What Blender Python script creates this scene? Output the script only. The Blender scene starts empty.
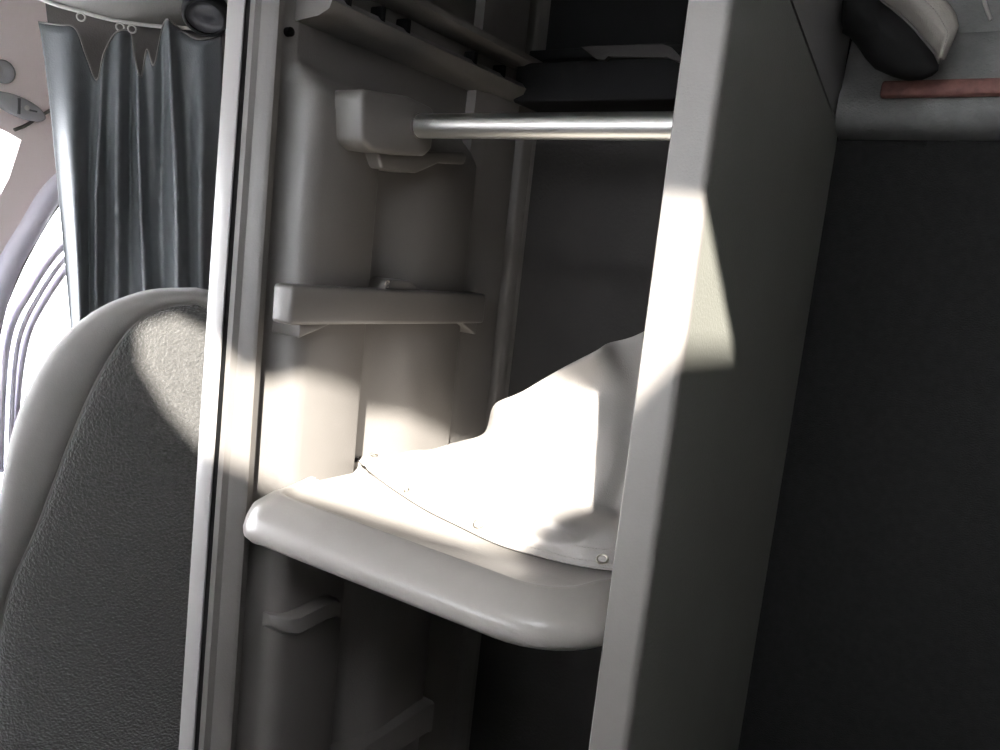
import bpy, bmesh, math, random
import numpy as np
from mathutils import Vector, Matrix
random.seed(4)
S = bpy.context.scene
COL = S.collection
# ------------------------------------------------------------------ camera
F = 800.0
def nrm(v):
    v = np.array(v, float); return v/np.linalg.norm(v)
_M = np.array([nrm((1220,260,-F)), nrm((520,-75,F)), nrm((734,-6575,-F))])
_U,_s,_V = np.linalg.svd(_M); R = _U@_V
CAM = np.array([0,-0.6,0.0])
def ray(px,py): return R@nrm((px-500,py-375,F))
def hit(px,py,ax,val):
    r = ray(px,py); return CAM+(val-CAM[ax])/r[ax]*r
def hitp(px,py,c,n):
    r = ray(px,py); return CAM+np.dot(c-CAM,n)/np.dot(r,n)*r
cd = bpy.data.cameras.new('camera'); cam = bpy.data.objects.new('camera', cd); COL.objects.link(cam)
m = Matrix.Identity(4)
for i in range(3):
    m[i][0] = R[i,0]; m[i][1] = -R[i,1]; m[i][2] = -R[i,2]; m[i][3] = CAM[i]
cam.matrix_world = m
cd.sensor_width = 36; cd.lens = F/1000*36; cd.clip_start = 0.02
S.camera = cam
# ------------------------------------------------------------------ materials
def mat(name, col, rough=0.5, metal=0.0, bump=0.0, bscale=200, var=0.0, vscale=30, sheen=0, detail=3, coat=0, spec=0.5, bdist=0.002, stretch=None):
    mt = bpy.data.materials.new(name); mt.use_nodes = True
    nt = mt.node_tree; b = nt.nodes['Principled BSDF']
    b.inputs['Base Color'].default_value = (*col,1); b.inputs['Roughness'].default_value = rough
    b.inputs['Metallic'].default_value = metal; b.inputs['Sheen Weight'].default_value = sheen
    b.inputs['Coat Weight'].default_value = coat; b.inputs['Specular IOR Level'].default_value = spec
    tc = nt.nodes.new('ShaderNodeTexCoord'); mp = nt.nodes.new('ShaderNodeMapping')
    nt.links.new(tc.outputs['Object'], mp.inputs['Vector'])
    if stretch: mp.inputs['Scale'].default_value = stretch
    if bump:
        n = nt.nodes.new('ShaderNodeTexNoise'); n.inputs['Scale'].default_value = bscale; n.inputs['Detail'].default_value = detail
        nt.links.new(mp.outputs['Vector'], n.inputs['Vector'])
        bp = nt.nodes.new('ShaderNodeBump'); bp.inputs['Strength'].default_value = bump; bp.inputs['Distance'].default_value = bdist
        nt.links.new(n.outputs['Fac'], bp.inputs['Height']); nt.links.new(bp.outputs['Normal'], b.inputs['Normal'])
    if var:
        n2 = nt.nodes.new('ShaderNodeTexNoise'); n2.inputs['Scale'].default_value = vscale; n2.inputs['Detail'].default_value = 4
        nt.links.new(mp.outputs['Vector'], n2.inputs['Vector'])
        rp = nt.nodes.new('ShaderNodeValToRGB')
        rp.color_ramp.elements[0].position = 0.3; rp.color_ramp.elements[1].position = 0.7
        rp.color_ramp.elements[0].color = (*[c*(1-var) for c in col],1); rp.color_ramp.elements[1].color = (*[min(1,c*(1+var)) for c in col],1)
        nt.links.new(n2.outputs['Fac'], rp.inputs['Fac']); nt.links.new(rp.outputs['Color'], b.inputs['Base Color'])
    return mt
M = {}
M['post']   = mat('grey_beige_plastic', (.19,.178,.165), .42, bump=.12, bscale=500, var=.03)
M['panel']  = mat('moulded_grey_plastic', (.135,.126,.116), .38, bump=.12, bscale=400, var=.05, vscale=12)
M['outer']  = mat('greenish_grey_side', (.19,.19,.165), .5, bump=.25, bscale=350, var=.05, vscale=8)
M['shelf']  = mat('shelf_plastic', (.30,.28,.258), .28, bump=.08, bscale=300, var=.03)
M['strip']  = mat('anodised_edge_strip', (.31,.30,.29), .35, metal=.15, bump=.05, bscale=500)
M['black']  = mat('black_rubber', (.004,.004,.004), .9, spec=.05)
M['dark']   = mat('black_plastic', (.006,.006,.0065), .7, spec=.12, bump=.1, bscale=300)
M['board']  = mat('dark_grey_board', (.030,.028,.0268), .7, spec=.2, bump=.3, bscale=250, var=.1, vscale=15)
M['chrome'] = mat('brushed_tube', (.75,.75,.72), .36, metal=1, bump=.05, bscale=150, stretch=(1,30,30))
M['wall']   = mat('rear_wall_fabric', (.020,.020,.0195), .8, bump=.6, bscale=500, var=.12, vscale=120, sheen=.05, spec=.12)
M['pad']    = mat('padded_grey_vinyl', (.20,.20,.192), .6, bump=.4, bscale=350, var=.1, vscale=60)
M['red']    = mat('worn_red_rail', (.27,.12,.10), .6, bump=.5, bscale=120, var=.35, vscale=60)
M['canvas'] = mat('white_canvas', (.31,.293,.275), .7, bump=.25, bscale=600, var=.03, vscale=10)
M['thread'] = mat('grey_thread', (.30,.28,.26), .8)
M['under']  = mat('black_lining', (.006,.006,.0055), .85)
M['beige']  = mat('beige_canvas', (.42,.385,.34), .7, bump=.3, bscale=500, var=.08)
M['brass']  = mat('metal_eyelet', (.55,.52,.45), .3, metal=1)
M['velour'] = mat('grey_velour', (.045,.0435,.040), .9, bump=1.0, bscale=260, var=.3, vscale=220, sheen=.5, detail=5, bdist=.006)
M['vinyl']  = mat('smooth_grey_fabric', (.19,.18,.168), .65, bump=.2, bscale=500, var=.04, sheen=.2)
M['curtain']= mat('grey_curtain', (.12,.13,.137), .4, bump=.2, bscale=300, var=.06)
M['ceil']   = mat('headliner', (.20,.19,.175), .8, bump=.2, bscale=300)
M['white']  = mat('white_plastic', (.5,.49,.46), .4)
M['pillar'] = mat('pale_pink_trim', (.88,.78,.76), .6, bump=.1, bscale=300)
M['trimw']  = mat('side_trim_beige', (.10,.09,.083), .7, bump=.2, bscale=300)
M['seal']   = mat('grey_lilac_seal', (.62,.60,.68), .5)
M['lampg']  = mat('grey_lens', (.34,.34,.345), .2)
M['lens']   = mat('dark_lens', (.05,.05,.055), .12, coat=.5)
M['shade']  = mat('dark_floor', (.02,.02,.02), .9, bump=.5, bscale=200)
g = bpy.data.materials.new('window_glass'); g.use_nodes = True
gb = g.node_tree.nodes['Principled BSDF']; gb.inputs['Transmission Weight'].default_value = 1; gb.inputs['Roughness'].default_value = 0; gb.inputs['IOR'].default_value = 1.03
M['glass'] = g
# ------------------------------------------------------------------ helpers
def mesh(name, verts, faces, mt, parent=None, smooth=True, subsurf=0, solid=0, bevel=0, autosm=True):
    me = bpy.data.meshes.new(name)
    off = Vector(parent['_o']) if parent is not None else Vector((0,0,0))
    me.from_pydata([tuple(Vector(map(float,v))-off) for v in verts], [], faces); me.validate()
    bm = bmesh.new(); bm.from_mesh(me); bmesh.ops.remove_doubles(bm, verts=bm.verts, dist=1e-6)
    bmesh.ops.recalc_face_normals(bm, faces=bm.faces)
    if bevel:
        ed = [e for e in bm.edges if len(e.link_faces)==2 and e.calc_face_angle(0)>.6]
        bmesh.ops.bevel(bm, geom=ed, offset=bevel, segments=3, affect='EDGES', profile=.5)
    for f_ in bm.faces: f_.smooth = smooth
    if smooth and autosm and not subsurf:
        for e in bm.edges:
            if len(e.link_faces)==2 and e.calc_face_angle(0) > .75: e.smooth = False
    bm.to_mesh(me); bm.free()
    o = bpy.data.objects.new(name, me); COL.objects.link(o); me.materials.append(M[mt] if isinstance(mt,str) else mt)
    if parent is not None: o.parent = parent
    if solid:
        k = o.modifiers.new('s','SOLIDIFY'); k.thickness = solid; k.offset = 0
    if subsurf:
        k = o.modifiers.new('u','SUBSURF'); k.levels = subsurf; k.render_levels = subsurf
    return o
def thing(name, label, cat, loc, group=None):
    o = bpy.data.objects.new(name, None); COL.objects.link(o); o.location = loc
    o['label'] = label; o['category'] = cat; o['_o'] = tuple(float(a) for a in loc)
    if group: o['group'] = group
    return o
def tag(o, label=None, cat=None, group=None, kind=None):
    if label: o['label'] = label
    if cat: o['category'] = cat
    if group: o['group'] = group
    if kind: o['kind'] = kind
    return o
def sub(o):  # make a mesh part usable as a parent of world-coordinate sub-parts
    o['_o'] = o.parent['_o']; return o
def boxvf(x0,x1,y0,y1,z0,z1):
    v = [(x,y,z) for x in (x0,x1) for y in (y0,y1) for z in (z0,z1)]
    f = [(0,1,3,2),(4,6,7,5),(0,4,5,1),(2,3,7,6),(0,2,6,4),(1,5,7,3)]
    return v,f
def box(name, x0,x1,y0,y1,z0,z1, mt, parent=None, bevel=0, **k):
    v,f = boxvf(x0,x1,y0,y1,z0,z1); return mesh(name, v, f, mt, parent, bevel=bevel, smooth=bool(bevel), **k)
def merge(*vfs):
    V=[];Fc=[]
    for v,f in vfs:
        o=len(V); V+=list(v); Fc+=[tuple(i+o for i in q) for q in f]
    return V,Fc
def gridvf(rows, close=False):
    n=len(rows[0]); V=[p for r in rows for p in r]; Fc=[]
    for i in range(len(rows)-1):
        for j in range(n if close else n-1):
            k=(j+1)%n
            Fc.append((i*n+j,i*n+k,(i+1)*n+k,(i+1)*n+j))
    return V,Fc
def tubevf(path, r, seg=12, caps=True, closed=False):
    P=[Vector(map(float,p)) for p in path]; n=len(P); rows=[]; up=None
    for i,p in enumerate(P):
        if closed: t=(P[(i+1)%n]-P[i-1]).normalized()
        else: t=(P[min(i+1,n-1)]-P[max(i-1,0)]).normalized()
        if up is None:
            up = t.orthogonal().normalized()
        a=(up-t*up.dot(t)).normalized(); up=a; b=t.cross(a)
        rr = r[i] if isinstance(r,(list,tuple)) else r
        rows.append([p+(a*math.cos(2*math.pi*j/seg)+b*math.sin(2*math.pi*j/seg))*rr for j in range(seg)])
    if closed: rows.append(rows[0])
    V,Fc=gridvf(rows,True)
    if caps and not closed:
        Fc.append(tuple(range(seg))); Fc.append(tuple(range((n-1)*seg,n*seg)))
    return V,Fc
def tube(name, path, r, mt, parent=None, seg=12, closed=False, **k):
    v,f=tubevf(path,r,seg,True,closed); return mesh(name,v,f,mt,parent,**k)
def prismvf(poly, axis, a, b):   # extrude a 2-D polygon along axis
    def P(p,t):
        q=list(p); q.insert(axis,t); return q
    n=len(poly); V=[P(p,a) for p in poly]+[P(p,b) for p in poly]
    Fc=[tuple(range(n)),tuple(range(n,2*n))]+[(i,(i+1)%n,n+(i+1)%n,n+i) for i in range(n)]
    return V,Fc
def spline(pts, n):
    P=[np.array(p,float) for p in pts]; P=[2*P[0]-P[1]]+P+[2*P[-1]-P[-2]]; out=[]; k=len(P)-3
    for i in range(n):
        t=i/(n-1)*k; j=min(int(t),k-1); u=t-j; a,b,c,d=P[j:j+4]
        out.append(.5*((2*b)+(-a+c)*u+(2*a-5*b+4*c-d)*u*u+(-a+3*b-3*c+d)*u**3))
    return out
def sstep(a,b,x):
    t=min(1,max(0,(x-a)/(b-a))); return t*t*(3-2*t)
YB = .53           # rear wall plane
ZF, ZC = -1.25, .60
# ------------------------------------------------------------------ setting: cab shell
def struct(o): o['kind']='structure'; return o
struct(box('floor', -2.2,1.3,-2.3,1.2, ZF-.04,ZF,'shade'))
# rear wall: plain lower part (locker side panel runs into it), behind
struct(box('wall_rear', -.80,1.3, YB,YB+.05, ZF,ZC,'wall'))
struct(box('wall_right', 1.3,1.35,-2.3,YB+.05, ZF,ZC,'shade'))
# cab wall behind the curtain, beyond the seat
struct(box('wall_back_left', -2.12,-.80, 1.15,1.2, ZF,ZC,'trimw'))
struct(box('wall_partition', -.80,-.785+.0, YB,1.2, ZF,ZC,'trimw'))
# left door wall with window opening
def wall_with_hole(name, axis, val, rect, poly, mt, thick=.04):
    bm=bmesh.new()
    def P(p):
        q=list(p); q.insert(axis,val); return q
    x0,x1,z0,z1=rect
    o_=[bm.verts.new(P(p)) for p in ((x0,z0),(x1,z0),(x1,z1),(x0,z1))]
    i_=[bm.verts.new(P(p)) for p in poly]
    E=[bm.edges.new((a[k],a[(k+1)%len(a)])) for a in (o_,i_) for k in range(len(a))]
    bmesh.ops.triangle_fill(bm, edges=E, use_beauty=True)
    me=bpy.data.meshes.new(name); bm.to_mesh(me); bm.free()
    o=bpy.data.objects.new(name,me); COL.objects.link(o); me.materials.append(M[mt])
    k=o.modifiers.new('s','SOLIDIFY'); k.thickness=thick; k.offset=0
    return o
XD=-2.05
def dp(px,py): h=hit(px,py,0,XD); return (h[1],h[2])
door_open=[(-.9,-.62)]+[(-.9,-.05)]+[( -.60,.05)]+[dp(-60,300),dp(-25,235),dp(8,196),dp(30,165),dp(52,128)]
# two panes split by the raked pillar trim: front pane and rear pane
front_pane=[(-1.0,-.62),(-1.0,.22),(.05,.22),dp(0,130)]+[dp(18,140),dp(6,178),dp(-14,215),dp(-40,262),dp(-60,330),dp(-75,420),(.16,-.62)]
rear_pane=[dp(68,188),dp(50,206),dp(34,232),dp(16,262),dp(0,296),dp(-12,330),dp(-22,380),dp(-26,440),dp(-26,520),(.95,-.62),(.95,.10)]
bm=bmesh.new()
def loop(pts): return [bm.verts.new((XD,p[0],p[1])) for p in pts]
L0=loop([(-2.3,ZF),(1.2,ZF),(1.2,ZC),(-2.3,ZC)]); L1=loop(front_pane); L2=loop(rear_pane)
E=[bm.edges.new((a[k],a[(k+1)%len(a)])) for a in (L0,L1,L2) for k in range(len(a))]
bmesh.ops.triangle_fill(bm, edges=E, use_beauty=True)
me=bpy.data.meshes.new('wall_left'); bm.to_mesh(me); bm.free()
wl=bpy.data.objects.new('wall_left',me); COL.objects.link(wl); me.materials.append(M['pillar'])
k=wl.modifiers.new('s','SOLIDIFY'); k.thickness=.03; k.offset=0; struct(wl)
def pane(name, poly):
    v,f=prismvf(poly,0,XD-.006,XD-.002); return struct(mesh(name,v,f,'glass',smooth=False))
pane('window_1',front_pane); pane('window_2',rear_pane)
# weather seals along the raked rear window edge
def seal(name, pts, r, mt, dx=.02):
    P=spline([ (XD+dx,)+dp(*p) for p in pts],40)
    return struct(tube(name,P,r,mt,seg=10))
seal('trim_1',[(75,160),(62,178),(44,198),(26,228),(6,262),(-8,300),(-18,345)],.026,'seal')
seal('trim_2',[(78,170),(64,190),(47,210),(31,236),(14,268),(-2,305)],.006,'lampg',.03)
seal('trim_3',[(82,232),(62,243),(44,262),(26,290),(10,318),(2,350),(-2,400),(-4,470)],.009,'seal',.02)
seal('trim_4',[(86,238),(67,250),(50,268),(33,294),(18,322),(10,352),(6,400),(4,470)],.006,'seal',.03)
seal('trim_5',[(90,246),(72,258),(56,276),(40,300),(26,326),(18,356),(13,400),(10,470)],.009,'seal',.02)
seal('trim_6',[(50,108),(36,116),(22,125),(10,130)],.004,'trimw',.02)
# front wall with windscreen
ws=[(-2.03,-.12),(.12,-.12),(.08,.28),(-2.03,.28)]
struct(wall_with_hole('wall_front',1,-2.3,(-2.1,1.3,ZF,ZC),ws,'shade'))
v,f=prismvf(ws,1,-2.32,-2.316); struct(mesh('window_3',v,f,'glass',smooth=False))
struct(box('low_light_blocker', -.72,1.29,-1.5,-1.0, ZF,-.16,'shade',bevel=.04))  # added unseen block, keeps windscreen light off the lower parts
# ceiling with an added, unseen opening, outlined to shape the sun patches
SUN=np.array([-.6,1,-.78])
Y0=[(-.128,.065),(-.30,-.167),(-.346,-.232),(-.45,-.252),(-.64,-.262),(-.75,-.268),(-.82,-.262),(-.88,-.22),(-.96,-.185),(-1.01,-.14),(-1.02,-.08),(-.97,-.03),(-.90,-.02),(-.84,-.09),(-.78,-.13),(-.73,-.15),(-.674,-.123),(-.607,-.069),(-.476,.014),(-.41,.065)]
ZH=ZC+.02
sun_opening=[(X+.6*(ZH-z)/.78, -(ZH-z)/.78) for X,z in Y0]
hx=wall_with_hole('ceiling',2,ZH,(-2.1,1.3,-2.3,1.2),sun_opening,'ceil',.006); struct(hx)
# ------------------------------------------------------------------ locker
LK=thing('locker','tall grey beige open locker with a moulded side panel, one shelf and a clothes rail','locker',(-.5,.26,ZF))
ZT=.50
# left upright: pale edge strip, black gap, jamb
def tilt(z): return .0145*(z+.66)
def tiltbox(name,x0,x1,y0,y1,mt,bev=0):
    v,f=boxvf(x0,x1,y0,y1,ZF,ZT); v=[(x+tilt(z),y,z) for x,y,z in v]
    return mesh(name,v,f,mt,LK,bevel=bev,smooth=bool(bev))
tiltbox('edge_strip',-.801,-.7725,-.006,.03,'strip',.0015)
box('outer_panel',-.800,-.785,.03,YB,ZF,ZT,'panel',LK)
tiltbox('rubber_seal',-.7725,-.764,-.004,.03,'black')
jp=[(-.764,.01),(-.764,-.004),(-.760,-.007),(-.752,-.006),(-.747,.000),(-.722,.004),(-.719,.008),(-.722,.018),(-.740,.022),(-.764,.03)]
v,f=prismvf(jp,2,ZF,ZT); v=[(x+tilt(z)*max(0,min(1,(-.722-x)/.035)),y,z) for x,y,z in v]; mesh('door_jamb',v,f,'panel',LK)
# moulded side panel: height field x(y,z)
def prof(y):
    pts=[(.018,-.738),(.030,-.735),(.038,-.722),(.041,-.708),(.046,-.699),(.053,-.693),(.062,-.690),(.149,-.688),(.153,-.690),(.156,-.716),(.160,-.719),(.190,-.719),(.200,-.714),(.222,-.703),(.240,-.695),(.256,-.691),(.270,-.690),(.352,-.688),(.356,-.690),(.359,-.707),(.362,-.708),(.382,-.703),(.388,-.701),(.462,-.698),(.466,-.702),(.472,-.712),(.480,-.712),(.486,-.702),(.490,-.698),(.508,-.696),(.510,-.698),(.512,-.696),(YB,-.694)]
    return pts
PR=prof(0)
def basex(y): return -.738+ (y/YB)*.03
zs=[ZF,-.9,-.6,-.3,0,.10,.13,.15,.165,.175,.183,.19,.197,.205,.22,.25,.30,.40,ZT]
rows=[]
for z in zs:
    row=[]
    for (y,x) in PR:
        if y<.36:
            top=.205-.10*y; k=1-sstep(top-.035,top,z)
            fl=-.722
            x=fl+(x-fl)*k if x>fl else x+(fl-x)*(1-k)*.6
        row.append((x,y,z))
    rows.append(row)
v,f=gridvf(rows); sp=mesh('side_panel',v,f,'panel',LK,solid=0); sub(sp)
# horizontal flange along the panel top with slots
fl=[(-.73,.236),(-.688,.240),(-.672,.246),(-.668,.254),(-.676,.262),(-.690,.266),(-.70,.285),(-.735,.29)]
v,f=prismvf(fl,1,.035,YB-.06); mesh('top_flange',v,f,'panel',LK)
fl=[(-.735,.285),(-.676,.287),(-.664,.292),(-.664,.300),(-.70,.305),(-.735,.33)]
v,f=prismvf(fl,1,.045,YB-.03); mesh('top_flange',v,f,'panel',LK)
for yy in (.06,.115,.16,.30,.37):
    box('slot',-.690,-.671,yy,yy+.008,.256,.274,'black',LK,bevel=.002)
for (yy,zz,xx) in ((.025,.222,-.720),(.395,.19,-.70)):
    v,f=tubevf([(xx-.004,yy,zz),(xx+.003,yy,zz)],.005,12); mesh('screw_hole',v,f,'black',LK)
for px,py in ((273,384),):
    h=hit(px,py,0,-.733); v,f=tubevf([h,h+np.array([.004,0,0])],.004,12); mesh('screw_hole',v,f,'black',LK)
# back board and right side, top
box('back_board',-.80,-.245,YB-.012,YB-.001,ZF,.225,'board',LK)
box('shaded_back_board',-.80,-.245,YB-.014,YB-.001,.225,ZT,'dark',LK)  # top of the back board, coloured black for the shade up there
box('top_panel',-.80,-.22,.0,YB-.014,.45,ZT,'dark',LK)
box('bottom_panel',-.775,-.24,.02,YB-.014,ZF,ZF+.05,'panel',LK)
box('header_rail',-.76,-.25,.004,.03,.37,ZT,'dark',LK,bevel=.004)
# right upright: bent sheet; front face 33 mm wide with a soft outer edge
def arc(cx,cy,r,a0,a1,n=6):
    return [(cx+r*math.cos(math.radians(a0+(a1-a0)*i/n)), cy+r*math.sin(math.radians(a0+(a1-a0)*i/n))) for i in range(n+1)]
pp=[(-.252,.035),(-.252,.003)]+[(-.252,.0),(-.2505,-.0015)]+arc(-.2248,.0062,.0065,-90,0)
pp+=[(-.2183,.010),(-.2265,.010)]
v,f=prismvf(pp,2,ZF,ZT); mesh('front_upright',v,f,'post',LK)
def ztop(y): return .285-.135*y
# outer side panel, slightly turned in with depth; its top edge slopes, a dark joint above it
Y1=.0095
def xo(y): return -.2182-(.0255)*(y/YB)
rows=[]
ys=[Y1,.1,.2,.3,.4,YB-.035,YB-.02,YB-.008,YB-.001]
for y in ys:
    fl=0
    rows.append([(xo(y)+fl,y,ZF),(xo(y)+fl,y,ztop(y)),(xo(y)-.02,y,ztop(y)),(xo(y)-.02,y,ZF)])
v,f=gridvf(rows,True); mesh('side_wall',v,f,'outer',LK,autosm=True)
rows=[[(xo(y)-.002,y,ztop(y)+.008),(xo(y)-.002,y,ZT),(xo(y)-.02,y,ZT),(xo(y)-.02,y,ztop(y)+.008)] for y in (Y1,.2,YB-.004)]
v,f=gridvf(rows,True); f.append((0,1,2,3)); f.append((8,9,10,11)); mesh('upper_side_cap',v,f,'strip',LK)
rows=[[(xo(y)-.006,y,ztop(y)-.002),(xo(y)-.006,y,ztop(y)+.009),(xo(y)-.018,y,ztop(y)+.009),(xo(y)-.018,y,ztop(y)-.002)] for y in (Y1,.2,YB-.004)]
v,f=gridvf(rows,True); mesh('joint_seal',v,f,'black',LK)
# inner face of the right side
box('inner_side_wall',-.252,-.246,.03,YB-.014,ZF,ZT,'panel',LK)
# upper support bar
def roundbar(name, x0,x1,y0,y1,z0,z1,r,parent,mt='panel'):
    v,f=boxvf(x0,x1,y0,y1,z0,z1); return mesh(name,v,f,mt,parent,bevel=r)
ub=roundbar('support_bar',-.700,-.668,-.004+.012,.385,-.094,-.050,.005,LK); sub(ub)
# wedge gussets below the bar and the small tab on top
def gusset(y0,y1,z0,h,flip=False):
    a=[(y0,z0),(y1,z0),(y0,z0-h)] if not flip else [(y0,z0),(y1,z0),(y1,z0-h)]
    return prismvf([(p[0],p[1]) for p in a],0,-.722,-.676)
v,f=gusset(.030,.085,-.092,.018); mesh('gusset',v,f,'panel',ub,bevel=.002)
v,f=gusset(.335,.378,-.092,.02,True); mesh('gusset',v,f,'panel',ub,bevel=.002)
tb=[(.165,-.052),(.185,-.038),(.215,-.038),(.245,-.052)]
v,f=prismvf(tb,0,-.715,-.676); mesh('mounting_tab',v,f,'panel',ub,bevel=.002)
h=hit(387,284,0,-.675)
pts=[h+np.array([.001,.004*math.cos(a),.004*math.sin(a)]) for a in np.linspace(.8,5.2,12)]
tube('tab_emblem_highlight',pts,.0009,'brass',ub,seg=6)  # C-shaped emblem highlight, modelled as a thin brass line
# lower ledges
def ledge(pts_top, drop, x0, x1):
    V=[];n=len(pts_top)
    rows=[]
    for i,(y,z) in enumerate(pts_top):
        xx=x1-(.024 if i==0 else .010 if i==1 else 0); dd=drop*(.45 if i==0 else .8 if i==1 else 1)
        rows.append([(x0,y,z),(xx-.005,y,z),(xx,y,z-.004),(xx,y,z-dd),(xx-.004,y,z-dd-.003),(x0,y,z-dd-.006)])
    v,f=gridvf(rows); f.append(tuple(range(6))); f.append(tuple(range((n-1)*6,n*6))); return v,f
v,f=ledge([(.036,-.451),(.048,-.452),(.062,-.450),(.11,-.446),(.122,-.447),(.130,-.452)],.024,-.71,-.672); mesh('shelf_ledge',v,f,'panel',LK,bevel=.0)
v,f=ledge([(.10,-.70),(.2,-.702),(.335,-.690),(.352,-.690),(.364,-.694)],.05,-.72,-.672); mesh('shelf_ledge',v,f,'panel',LK)
# small gusset flowing left from the first ledge
# rail bracket and rail
rail_y=.172; rail_z=.1505
bp=[(.070,.166),(.078,.172),(.15,.181),(.197,.178),(.203,.170),(.203,.128),(.190,.118),(.150,.112),(.095,.108),(.078,.116)]
v,f=prismvf(bp,0,-.722,-.649); rb=mesh('rail_bracket',v,f,'panel',LK,bevel=.006); sub(rb)
bp=[(.12,.116),(.20,.126),(.296,.141),(.302,.134),(.298,.124),(.245,.118),(.20,.098),(.135,.094)]
v,f=prismvf(bp,0,-.715,-.668); mesh('bracket_wing',v,f,'panel',rb,bevel=.004)
v,f=tubevf([(-.651,rail_y,rail_z),(-.262,rail_y,rail_z)],.0142,24); mesh('hanging_rail',v,f,'chrome',LK)
v,f=tubevf([(-.262,rail_y,rail_z),(-.252,rail_y,rail_z)],.018,24); mesh('rail_socket',v,f,'panel',LK)
v,f=tubevf([(-.655,rail_y,rail_z),(-.6465,rail_y,rail_z)],[.0155,.0155],24); mesh('rail_socket',v,f,'panel',LK)
# shelf tray
def outline(off, z, x0=-.710,x1=-.254,y0=-.035,y1=YB-.02,r=.06,n=9):
    r1=max(r-off,.004); r2=max(.092-off,.004); x0+=off;x1-=off;y0+=off
    P=[(x0,y1),(x0,.3),(x0,.12)]+arc(x0+r1,y0+r1,r1,180,270,n)+arc(x1-r2,y0+r2,r2,270,360,n)+[(x1,.12),(x1,.3),(x1,y1)]
    def sq(a,b):
        k=sstep(.05,.115,b)*.85
        return a-off*k if a<-.47 else a+off*k
    return [(sq(a,b),b,z-(.009*sstep(-.60,-.70,a)*sstep(-.296,-.310,z))) for a,b in P]
# lip drops from the inner crest outward and down
rings=[outline(.040,-.322),outline(.018,-.329),outline(.007,-.328),outline(.001,-.322),outline(0,-.314),outline(.002,-.306),
       outline(.008,-.299),outline(.024,-.2885),outline(.034,-.2835),outline(.038,-.2825),outline(.041,-.2835),outline(.046,-.288),outline(.052,-.290)]
v,f=gridvf(rings)
n=len(rings[0]); last=[(len(rings)-1)*n+i for i in range(n)]
for i in range(n//2-1): f.append((last[i],last[i+1],last[n-2-i],last[n-1-i]))
for i in range(n//2-1): f.append((i,i+1,n-2-i,n-1-i))
for r_ in range(len(rings)-1): pass
mesh('shelf',v,f,'shelf',LK)
# dark overhead pieces at the rear top of the locker
box('rear_crossbar',-.69,-.262,YB-.10,YB-.015,.235,.292,'dark',LK,bevel=.004)
box('rear_crossbar',-.69,-.262,YB-.07,YB-.015,.302,.318,'dark',LK,bevel=.003)
pl=[hit(583,48,1,.425),hit(592,47,1,.425),hit(664,45,1,.425),hit(672,48,1,.425),hit(684,60,1,.425),hit(682,64,1,.425),hit(668,58,1,.425),hit(610,57,1,.425),hit(606,61,1,.425),hit(598,60,1,.425)]
v,f=prismvf([(p[0],p[2]) for p in pl],1,.420,.428); mesh('grab_plate',v,f,'board',LK)
# ------------------------------------------------------------------ white canvas cover on the shelf
WC=thing('canvas_cover','crumpled white canvas cover with stitched hem and eyelets, lying on the locker shelf','cover',(-.45,.2,-.288))
zs_=-.2875
def SH(px,py,z=zs_): return hit(px,py,2,z)
def AT(px,py,Y): return hit(px,py,1,Y)
r0=[SH(372,474),SH(398,492),SH(425,509),SH(455,524,),SH(500,545),SH(545,558),SH(585,567),SH(620,571),SH(640,570)]
r1=[SH(368,470,-.283),SH(402,487,-.280),SH(430,500,-.279),SH(462,513,-.278),SH(506,531,-.277),SH(552,543,-.276),SH(590,551,-.275),SH(622,556,-.275),SH(645,556,-.275)]
r2=[SH(364,466,-.282),SH(405,479,-.277),SH(440,489,-.272),SH(475,497,-.266),SH(515,510,-.258),SH(560,522,-.25),AT(596,527,.14),AT(624,527,.15),AT(650,527,.155)]
r3=[SH(360,463,-.282),SH(405,470,-.279),SH(445,474,-.272),SH(480,470,-.262),SH(522,480,-.235),AT(560,492,.20),AT(588,505,.19),AT(618,512,.22),AT(650,510,.22)]
r4=[SH(358,460,-.283),SH(405,460,-.279),SH(445,462,-.274),AT(478,453,.30),AT(510,456,.255),AT(552,460,.24),AT(600,462,.225),AT(630,462,.25),AT(655,462,.26)]
r5=[SH(360,457,-.283),SH(402,452,-.280),SH(448,451,-.277),AT(480,441,.31),AT(506,432,.27),AT(548,430,.245),AT(602,425,.25),AT(634,425,.28),AT(660,425,.29)]
r6=[SH(366,453,-.284),SH(398,448,-.282),SH(450,445,-.280),AT(482,436,.34),AT(500,410,.285),AT(540,400,.255),AT(605,390,.28),AT(640,388,.315),AT(665,388,.32)]
r7=[SH(372,450,-.285),SH(400,446,-.285),SH(455,443,-.283),AT(484,433,.36),AT(496,404,.29),AT(531,387,.258),AT(592,352,.25),AT(612,343,.29),AT(645,331,.32)]
ctrl=[r0,r1,r2,r3,r4,r5,r6,r7]
def dense(ctrl,nu,nv):
    A=[spline(r,nu) for r in ctrl]; cols=[spline([a[j] for a in A],nv) for j in range(nu)]
    return [[cols[j][i] for j in range(nu)] for i in range(nv)]
G=dense(ctrl,61,57)
for i,r in enumerate(G):
    for j,p in enumerate(r):
        a=min(1,i/10)*.0016; 
        p[2]=max(p[2]+a*math.sin(j*.55+i*.31)*math.cos(i*.23), zs_)
        p[0]=min(p[0],-.266)
v,f=gridvf(G); cb=mesh('cover_sheet',v,f,'canvas',WC,autosm=False,solid=.0016); sub(cb)
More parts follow.
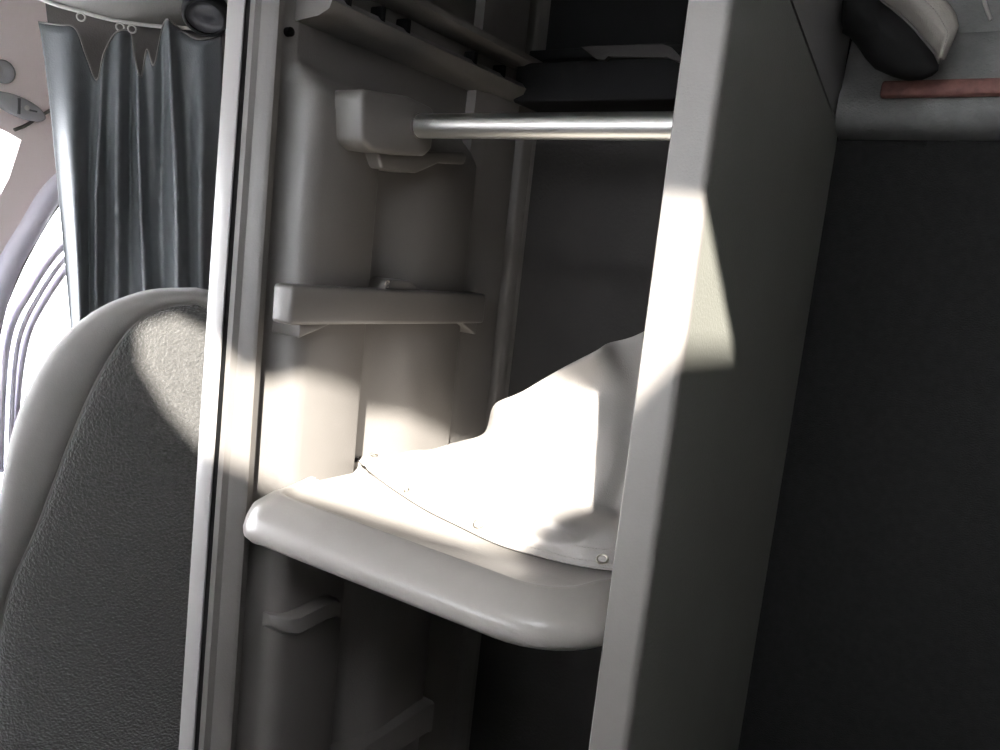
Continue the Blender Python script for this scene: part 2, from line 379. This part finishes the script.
# stitched hem lines
def along(row, jr, lift=.0012): return [G[row][j]+np.array([0,-lift*.4,lift]) for j in jr]
def stitches(name,row,j0,j1):
    vf=[]
    P=spline(along(row,range(j0,j1)),(j1-j0)*5)
    for i in range(0,len(P)-2,3): vf.append(tubevf(P[i:i+3],.00045,5))
    v,f=merge(*vf); mesh(name,v,f,'thread',cb)
stitches('stitch_line',3,8,60); stitches('stitch_line',9,10,60)
tube('hem_edge',along(0,range(4,59),.0012),.0012,'thread',cb,seg=6)
for px,py,r_ in ((478,524,.0062),(604,560,.0055),(408,493,.003)):
    h=min((G[i][j] for i in range(12) for j in range(61)), key=lambda p: np.linalg.norm(np.cross(p-CAM,ray(px,py))))
    nn=nrm(np.array([.1,-.6,1.])); a_=nrm(np.cross(nn,[0,1,0])); b_=np.cross(nn,a_)
    tube('eyelet',[h+nn*.0015+(a_*math.cos(t)+b_*math.sin(t))*r_ for t in np.linspace(0,2*math.pi,20,endpoint=False)],.0011,'brass',cb,seg=6,closed=True)
h=SH(374,455,-.278); tube('eyelet',[h+np.array([.004*math.cos(t),.004*math.sin(t),.001]) for t in np.linspace(0,6.283,14,endpoint=False)],.001,'brass',cb,seg=6,closed=True)
# ------------------------------------------------------------------ padded ledge on the rear wall, red rail, hanging cover
def cross(name,prf,x0,x1,mt,parent=None,x0r=None):
    v,f=prismvf(prf,0,x0,x1); return mesh(name,v,f,mt,parent)
lp=[(YB-.001,.203),(YB-.012,.205),(YB-.026,.209),(YB-.036,.216),(YB-.041,.226),(YB-.042,.236),(YB-.040,.250),(YB-.032,.262),(YB-.028,.290),(YB-.024,.305),(YB-.020,.320),(YB-.012,.326),(YB-.010,ZC-.005),(YB-.001,ZC-.005)]
pdl=cross('bunk_ledge',lp,-.2412,1.29,'pad'); tag(pdl,'grey padded ledge running along the rear wall to the right of the locker','ledge')
rp=[(YB-.042,.244),(YB-.050,.245),(YB-.053,.249),(YB-.053,.259),(YB-.050,.264),(YB-.041,.265)]
v,f=prismvf(rp,0,-.192,.9); rr=mesh('red_rail',v,f,'red',None,bevel=.003); tag(rr,'worn reddish brown rail fixed along the grey padded ledge','rail')
v,f=tubevf(spline([hit(978,-30,1,YB-.018),hit(984,0,1,YB-.018),hit(987,10,1,YB-.018),hit(991,20,1,YB-.018)],12),.0022,8)
mesh('pull_cord',v,f,'white'); tag(bpy.data.objects['pull_cord'],'thin white cord hanging at the top right above the padded ledge','cord')
HC=thing('hanging_cover','beige canvas cover with dark underside hanging down beside the locker top, above the red rail','cover',(-.15,.40,.30))
# dark belly: thick lens shaped body
def Q(px,py,Y): return hit(px,py,1,Y)
edge=[(862,-22),(880,0),(890,8),(903,19),(916,32),(927,45),(935,55),(939,64),(938,71),(932,76),(922,80),(908,81),(893,77),(875,69),(865,58),(857,46),(850,38),(841,33),(838,20),(834,0),(828,-22)]
rows=[]
cx,cy=880,30
for s_,Yf in ((1,.43),(.96,.445),(.7,.455),(.35,.460),(.001,.462)):
    rows.append([Q(cx+(x-cx)*s_,cy+(y-cy)*s_,Yf) for x,y in edge])
front=[]
for s_,Yf in ((.001,.385),(.35,.388),(.7,.396),(.93,.408),(1,.43)):
    front.append([Q(cx+(x-cx)*s_,cy+(y-cy)*s_,Yf) for x,y in edge])
v,f=gridvf(rows[::-1]+[],True); v2,f2=gridvf(front,True); v,f=merge((v,f),(v2,f2)); v=[(max(p[0],-.236),p[1],p[2]) for p in v]
mesh('dark_underside',v,f,'under',HC,autosm=False)
top=[(862,-22),(880,0),(890,8),(903,19),(916,32),(927,45),(935,55),(939,64)]
outr=[(905,-40),(925,-18),(940,-4),(950,6),(955,14),(957,22),(957,30),(944,60)]
T=spline([Q(x,y,.425) for x,y in top],24); O=spline([Q(x,y,.415) for x,y in outr],24)
rows=[]
for i in range(9):
    t=i/8; rows.append([a*(1-t)+b*t+np.array([0,-.018*math.sin(math.pi*t),0]) for a,b in zip(T,O)])
v,f=gridvf(rows); cs=mesh('canvas_face',v,f,'beige',HC,autosm=False,solid=.0018); sub(cs)
tube('piping',[p+np.array([0,-.003,.001]) for p in T],.0016,'vinyl',cs,seg=8)
tube('piping',[p+np.array([.003,-.004,.003]) for p in T],.0008,'thread',cs,seg=6)
vf=[]; P=spline([rows[5][j]+np.array([0,-.0015,0]) for j in range(4,24)],70)
for i in range(0,66,3): vf.append(tubevf(P[i:i+3],.0004,5))
v,f=merge(*vf); mesh('stitch_line',v,f,'thread',cs)
# ------------------------------------------------------------------ seat
c0=CAM+1.3*ray(190,400); nn=np.array([-c0[0],-.6-c0[1],0]); nn/=np.linalg.norm(nn); e1=np.array([-nn[1],nn[0],0]); 
if e1[0]<0: e1=-e1
ST=thing('cab_seat','grey cab seat with velour back panel and smooth side bolsters, left of the locker','seat',(float(c0[0]-.05),float(c0[1]+.03),ZF))
def uv(px,py):
    p=hitp(px,py,c0,nn)-c0; return (float(np.dot(p,e1)),float(p[2]))
out=[uv(*p) for p in ((190,290),(150,292),(112,303),(80,321),(52,347),(28,383),(10,428),(0,470),(-12,545),(-20,650),(-24,760))]+[(-.30,-.66),(-.25,-.73)]
seam=[uv(*p) for p in ((190,303),(165,308),(138,322),(118,345),(96,382),(75,428),(55,480),(34,535),(8,595),(-4,660),(-8,760))]+[(-.265,-.63),(-.22,-.68)]
N=44
def closed(pts):
    L=spline([(0,pts[0][1])]+pts[1:],N); Rr=[np.array([-p[0]*.74,p[1]]) for p in L][::-1]
    return [np.array([p[0],p[1]]) for p in L]+Rr
O_=closed(out); S_=closed(seam)
def W3(p,d): return c0+e1*p[0]+np.array([0,0,p[1]])+nn*d
cen=np.array([.0,-.22])
def ring(A,B,t,d): return [W3(a*(1-t)+b*t,d) for a,b in zip(A,B)]
def shrink(A,s,d,c=cen): return [W3(c+(a-c)*s,d) for a in A]
body=[shrink(O_,.90,-.13),shrink(O_,.97,-.12),shrink(O_,.995,-.09),shrink(O_,1.0,-.05),shrink(O_,.998,-.03),ring(O_,S_,.06,-.014),ring(O_,S_,.2,-.003),ring(O_,S_,.45,.004),ring(O_,S_,.75,.001),ring(O_,S_,.96,-.004),ring(O_,S_,1.0,-.009)]
v,f=gridvf(body,True); nb=len(O_); f.append(tuple(range(nb)))
bb=mesh('backrest_bolster',v,f,'vinyl',ST,autosm=False)
vel=[shrink(S_,1.0,-.009),shrink(S_,.985,-.002),shrink(S_,.95,.004),shrink(S_,.85,.010),shrink(S_,.65,.016),shrink(S_,.4,.019),shrink(S_,.15,.02),shrink(S_,.01,.02)]
v,f=gridvf(vel,True); f.append(tuple(range(7*nb,8*nb))); mesh('backrest_panel',v,f,'velour',ST,autosm=False)
tube('seam_piping',[W3(p,-.0065) for p in S_],.0018,'vinyl',ST,seg=6,closed=True)
# cushion and base
def obox(name,u0,u1,d0,d1,z0,z1,mt,bev):
    v,f=boxvf(u0,u1,d0,d1,z0,z1); v=[c0+e1*a+nn*b+np.array([0,0,z-c0[2]]) for a,b,z in v]
    return mesh(name,v,f,mt,ST,bevel=bev)
obox('seat_cushion',-.26,.08,-.10,.19,-1.08,-.93,'velour',.04)
obox('seat_base',-.20,.04,-.08,.15,ZF,-1.08,'dark',.01)
# ------------------------------------------------------------------ curtain, rail, gliders
def CP(px,py,t=1.9): return CAM+t*ray(px,py)
topz=[(38,22),(60,26),(76,30),(87,58),(97,80),(104,54),(113,36),(121,31),(131,32),(135,60),(141,78),(147,50),(154,66),(163,26),(172,24),(186,34),(200,40),(222,34)]
TP=spline([(a,b) for a,b in topz],150)
botx=[(68,300),(75,300),(80,300),(85,300),(92,300),(98,300),(108,300),(118,300),(128,300),(135,300),(144,300),(152,300),(158,300),(168,300),(182,300),(195,300),(206,300),(222,300)]
BP=spline(botx,150)
cdir=nrm(CP(222,300)-CP(68,300)); cdir[2]=0; cn=nrm(np.cross(cdir,[0,0,1])); 
if np.dot(cn,CAM-CP(100,100))<0: cn=-cn
cC=CP(140,150)
rows=[]
NV=40
folds=[(80,6,.040),(98,5,.030),(118,9,.022),(143,6,.034),(176,8,.050),(203,7,.035)]
for i in range(NV):
    t=i/(NV-1); row=[]
    for j,(a,b) in enumerate(zip(TP,BP)):
        tt=t*1.35; px=a[0]+(b[0]-a[0])*min(tt,1.15)**.8; py=a[1]+(b[1]-a[1])*tt
        p=hitp(px,py,cC,cn)
        s=b[0]; d=0
        for (fx,w,h_) in folds:
            wob=3*math.sin(t*3+fx); d+=h_*math.exp(-((s-fx-wob)/w)**2)*(.35+.65*min(1,t*2.5))
        d-=.012*math.exp(-((s-128)/7)**2); d+=.0025*math.sin(s*.33+2*t)+.006*math.sin(t*9+s*.05)
        row.append(p+cn*d)
    rows.append(row)
v,f=gridvf(rows); CT=mesh('curtain',v,f,'curtain',None,autosm=False,solid=.0015); tag(CT,'dark grey pleated curtain hanging from the white ceiling track behind the seat','curtain')
# hem tape along the top edge
CT['_o']=(0,0,0)
tube('top_hem',[r+cn*.002 for r in rows[0]],.0018,'vinyl',CT,seg=6)
railp=spline([hitp(x,y,cC-cn*.006,cn) for x,y in ((30,-6),(55,4),(80,11),(110,19),(140,24),(165,26.5),(195,28),(225,28),(260,26))],50)
TRK=tube('curtain_track',railp,.0045,'white',None,seg=10); tag(TRK,'thin white curved curtain track under the cab ceiling','curtain track')
nm=['white curtain glider farthest left on the track, holding a curtain corner','white curtain glider left of the pair near the middle of the track','white curtain glider right of the pair near the middle of the track','white curtain glider under the track beside the round ceiling lamp']
for k_,(x,y) in enumerate(((81,17),(120,27),(132,29),(166,30))):
    c=hitp(x,y,cC-cn*.004,cn); a_=nrm(cdir); up=np.array([0,0,1.])
    P=[c+a_*.0075*math.cos(t)+up*.0075*math.sin(t) for t in np.linspace(0,6.283,14,endpoint=False)]
    o=tube('curtain_glider',P,.0018,'white',None,seg=6,closed=True); tag(o,nm[k_],'curtain glider','curtain gliders on the track')
# headliner drop behind the track (ceiling slopes down over the curtain)
hl=[hitp(x,y,cC-cn*.05,cn) for x,y in ((-60,-60),(300,-60),(300,30),(225,30),(165,29),(140,27),(110,22),(80,14),(55,7),(30,-2),(-20,-20))]
vv=[tuple(p) for p in hl]+[tuple(p-cn*.9+np.array([0,0,.05])) for p in hl]; n_=len(hl)
ff=[tuple(range(n_)),tuple(range(n_,2*n_))]+[(i,(i+1)%n_,n_+(i+1)%n_,n_+i) for i in range(n_)]
# sloped header panel coming from track up to ceiling toward the camera
rowA=[p for p in spline([hitp(x,y,cC-cn*.012,cn) for x,y in ((-20,-24),(30,-5),(55,5),(80,12),(110,20),(140,25),(165,27.5),(195,29),(225,29),(300,27))],40)]
rowB=[p+cn*.05+np.array([0,0,.035]) for p in rowA]; rowC=[p+cn*.35+np.array([0,0,.09]) for p in rowA]; rowD=[np.array([p[0]+cn[0]*.75,p[1]+cn[1]*.75,ZC+.01]) for p in rowA]
v,f=gridvf([rowA,rowB,rowC,rowD]); struct(mesh('ceiling_header',v,f,'ceil',None,autosm=False,solid=.006))
# backing wall right behind the curtain
bw=[hitp(x,y,cC-cn*.06,cn) for x,y in ((44,-8),(300,-8),(300,520),(100,520),(92,300),(72,200),(58,110))]
vv=[tuple(p) for p in bw]+[tuple(p-cn*.03) for p in bw]; n_=len(bw)
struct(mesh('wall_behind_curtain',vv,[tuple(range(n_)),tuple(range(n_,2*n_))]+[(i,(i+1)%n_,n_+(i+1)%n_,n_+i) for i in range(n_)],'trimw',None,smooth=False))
# round reading lamp under the header
lc=CP(205,16,1.55); axis=nrm((CAM-lc)+np.array([-.3,.0,-1.1])); 
LM=thing('ceiling_lamp','round dark reading lamp under the cab ceiling above the curtain','lamp',tuple(float(a) for a in lc))
prf=[(.0,.0),(.012,-.001),(.026,.002),(.030,.006),(.033,.007),(.037,.004),(.038,-.004),(.036,-.022),(.028,-.036),(.0,-.042)]
def lathe(prf,c,ax,seg=28):
    ax=nrm(ax); a_=nrm(np.cross(ax,[0,0,1])); b_=np.cross(ax,a_)
    rows=[[c+ax*h_+(a_*math.cos(2*math.pi*j/seg)+b_*math.sin(2*math.pi*j/seg))*max(r_,1e-5) for j in range(seg)] for r_,h_ in prf]
    return gridvf(rows,True)
v,f=lathe(prf[3:],lc,axis); mesh('lamp_housing',v,f,'dark',LM,autosm=False)
v,f=lathe([(.0,-.001),(.012,-.0015),(.022,-.003),(.0325,-.0005)],lc,axis); mesh('lamp_lens',v,f,'lens',LM,autosm=False)
v,f=tubevf([lc-axis*.03,lc-axis*.04+np.array([0,0,.05]),lc-axis*.04+np.array([0,0,.16])],.016,14); mesh('lamp_mount',v,f,'dark',LM)
# oval courtesy lamp and round button on the door pillar
oc=np.array([XD+.018,*dp(14,107)]); 
OL=thing('courtesy_lamp','oval grey courtesy lamp on the pale pillar trim at the far left','lamp',tuple(oc))
rows=[]
for s_,d in ((1,0),(.97,.008),(.85,.013),(.4,.016),(.01,.016)):
    rows.append([oc+np.array([d,math.cos(a)*.062*s_, math.sin(a)*.024*s_-.05*0+math.cos(a)*(-.012)*s_]) for a in np.linspace(0,6.283,28,endpoint=False)])
v,f=gridvf(rows,True); mesh('lamp_body',v,f,'lampg',OL,autosm=False)
v,f=boxvf(oc[0]+.014,oc[0]+.021,oc[1]-.008,oc[1]-.004,oc[2]-.018,oc[2]+.018); mesh('lamp_divider',v,f,'lens',OL)
v,f=lathe([(.0,.003),(.006,.0)],oc+np.array([.017,.012,.0]),(1,0,0),10); mesh('lamp_switch',v,f,'white',OL)
v,f=boxvf(oc[0]+.014,oc[0]+.02,oc[1]+.018,oc[1]+.034,oc[2]-.006,oc[2]-.002); mesh('lamp_slot',v,f,'lens',OL)
hc=np.array([XD+.018,*dp(-2,72)])
v,f=merge(lathe([(.026,0),(.026,.008),(.02,.012),(.013,.008),(.0,.006)],hc,(1,0,0),22)); HB=mesh('coat_button',v,f,'lampg',None,autosm=False); tag(HB,'round grey knob at the left edge above the oval courtesy lamp','knob')
# ------------------------------------------------------------------ light
w=bpy.data.worlds.new('sky'); S.world=w; w.use_nodes=True
bg=w.node_tree.nodes['Background']; bg.inputs['Color'].default_value=(.93,.95,1,1); bg.inputs['Strength'].default_value=20
sd=bpy.data.lights.new('sun','SUN'); sd.energy=36; sd.angle=math.radians(1.1); sd.color=(1,.95,.88)
so=bpy.data.objects.new('sun',sd); COL.objects.link(so)
so.rotation_euler=Vector(SUN).to_track_quat('-Z','Y').to_euler()
S.view_settings.view_transform='Standard'; S.view_settings.look='None'; S.view_settings.exposure=0; S.view_settings.gamma=1
S.view_settings.use_curve_mapping=False
for o in list(bpy.data.objects):
    if '_o' in o.keys(): del o['_o']
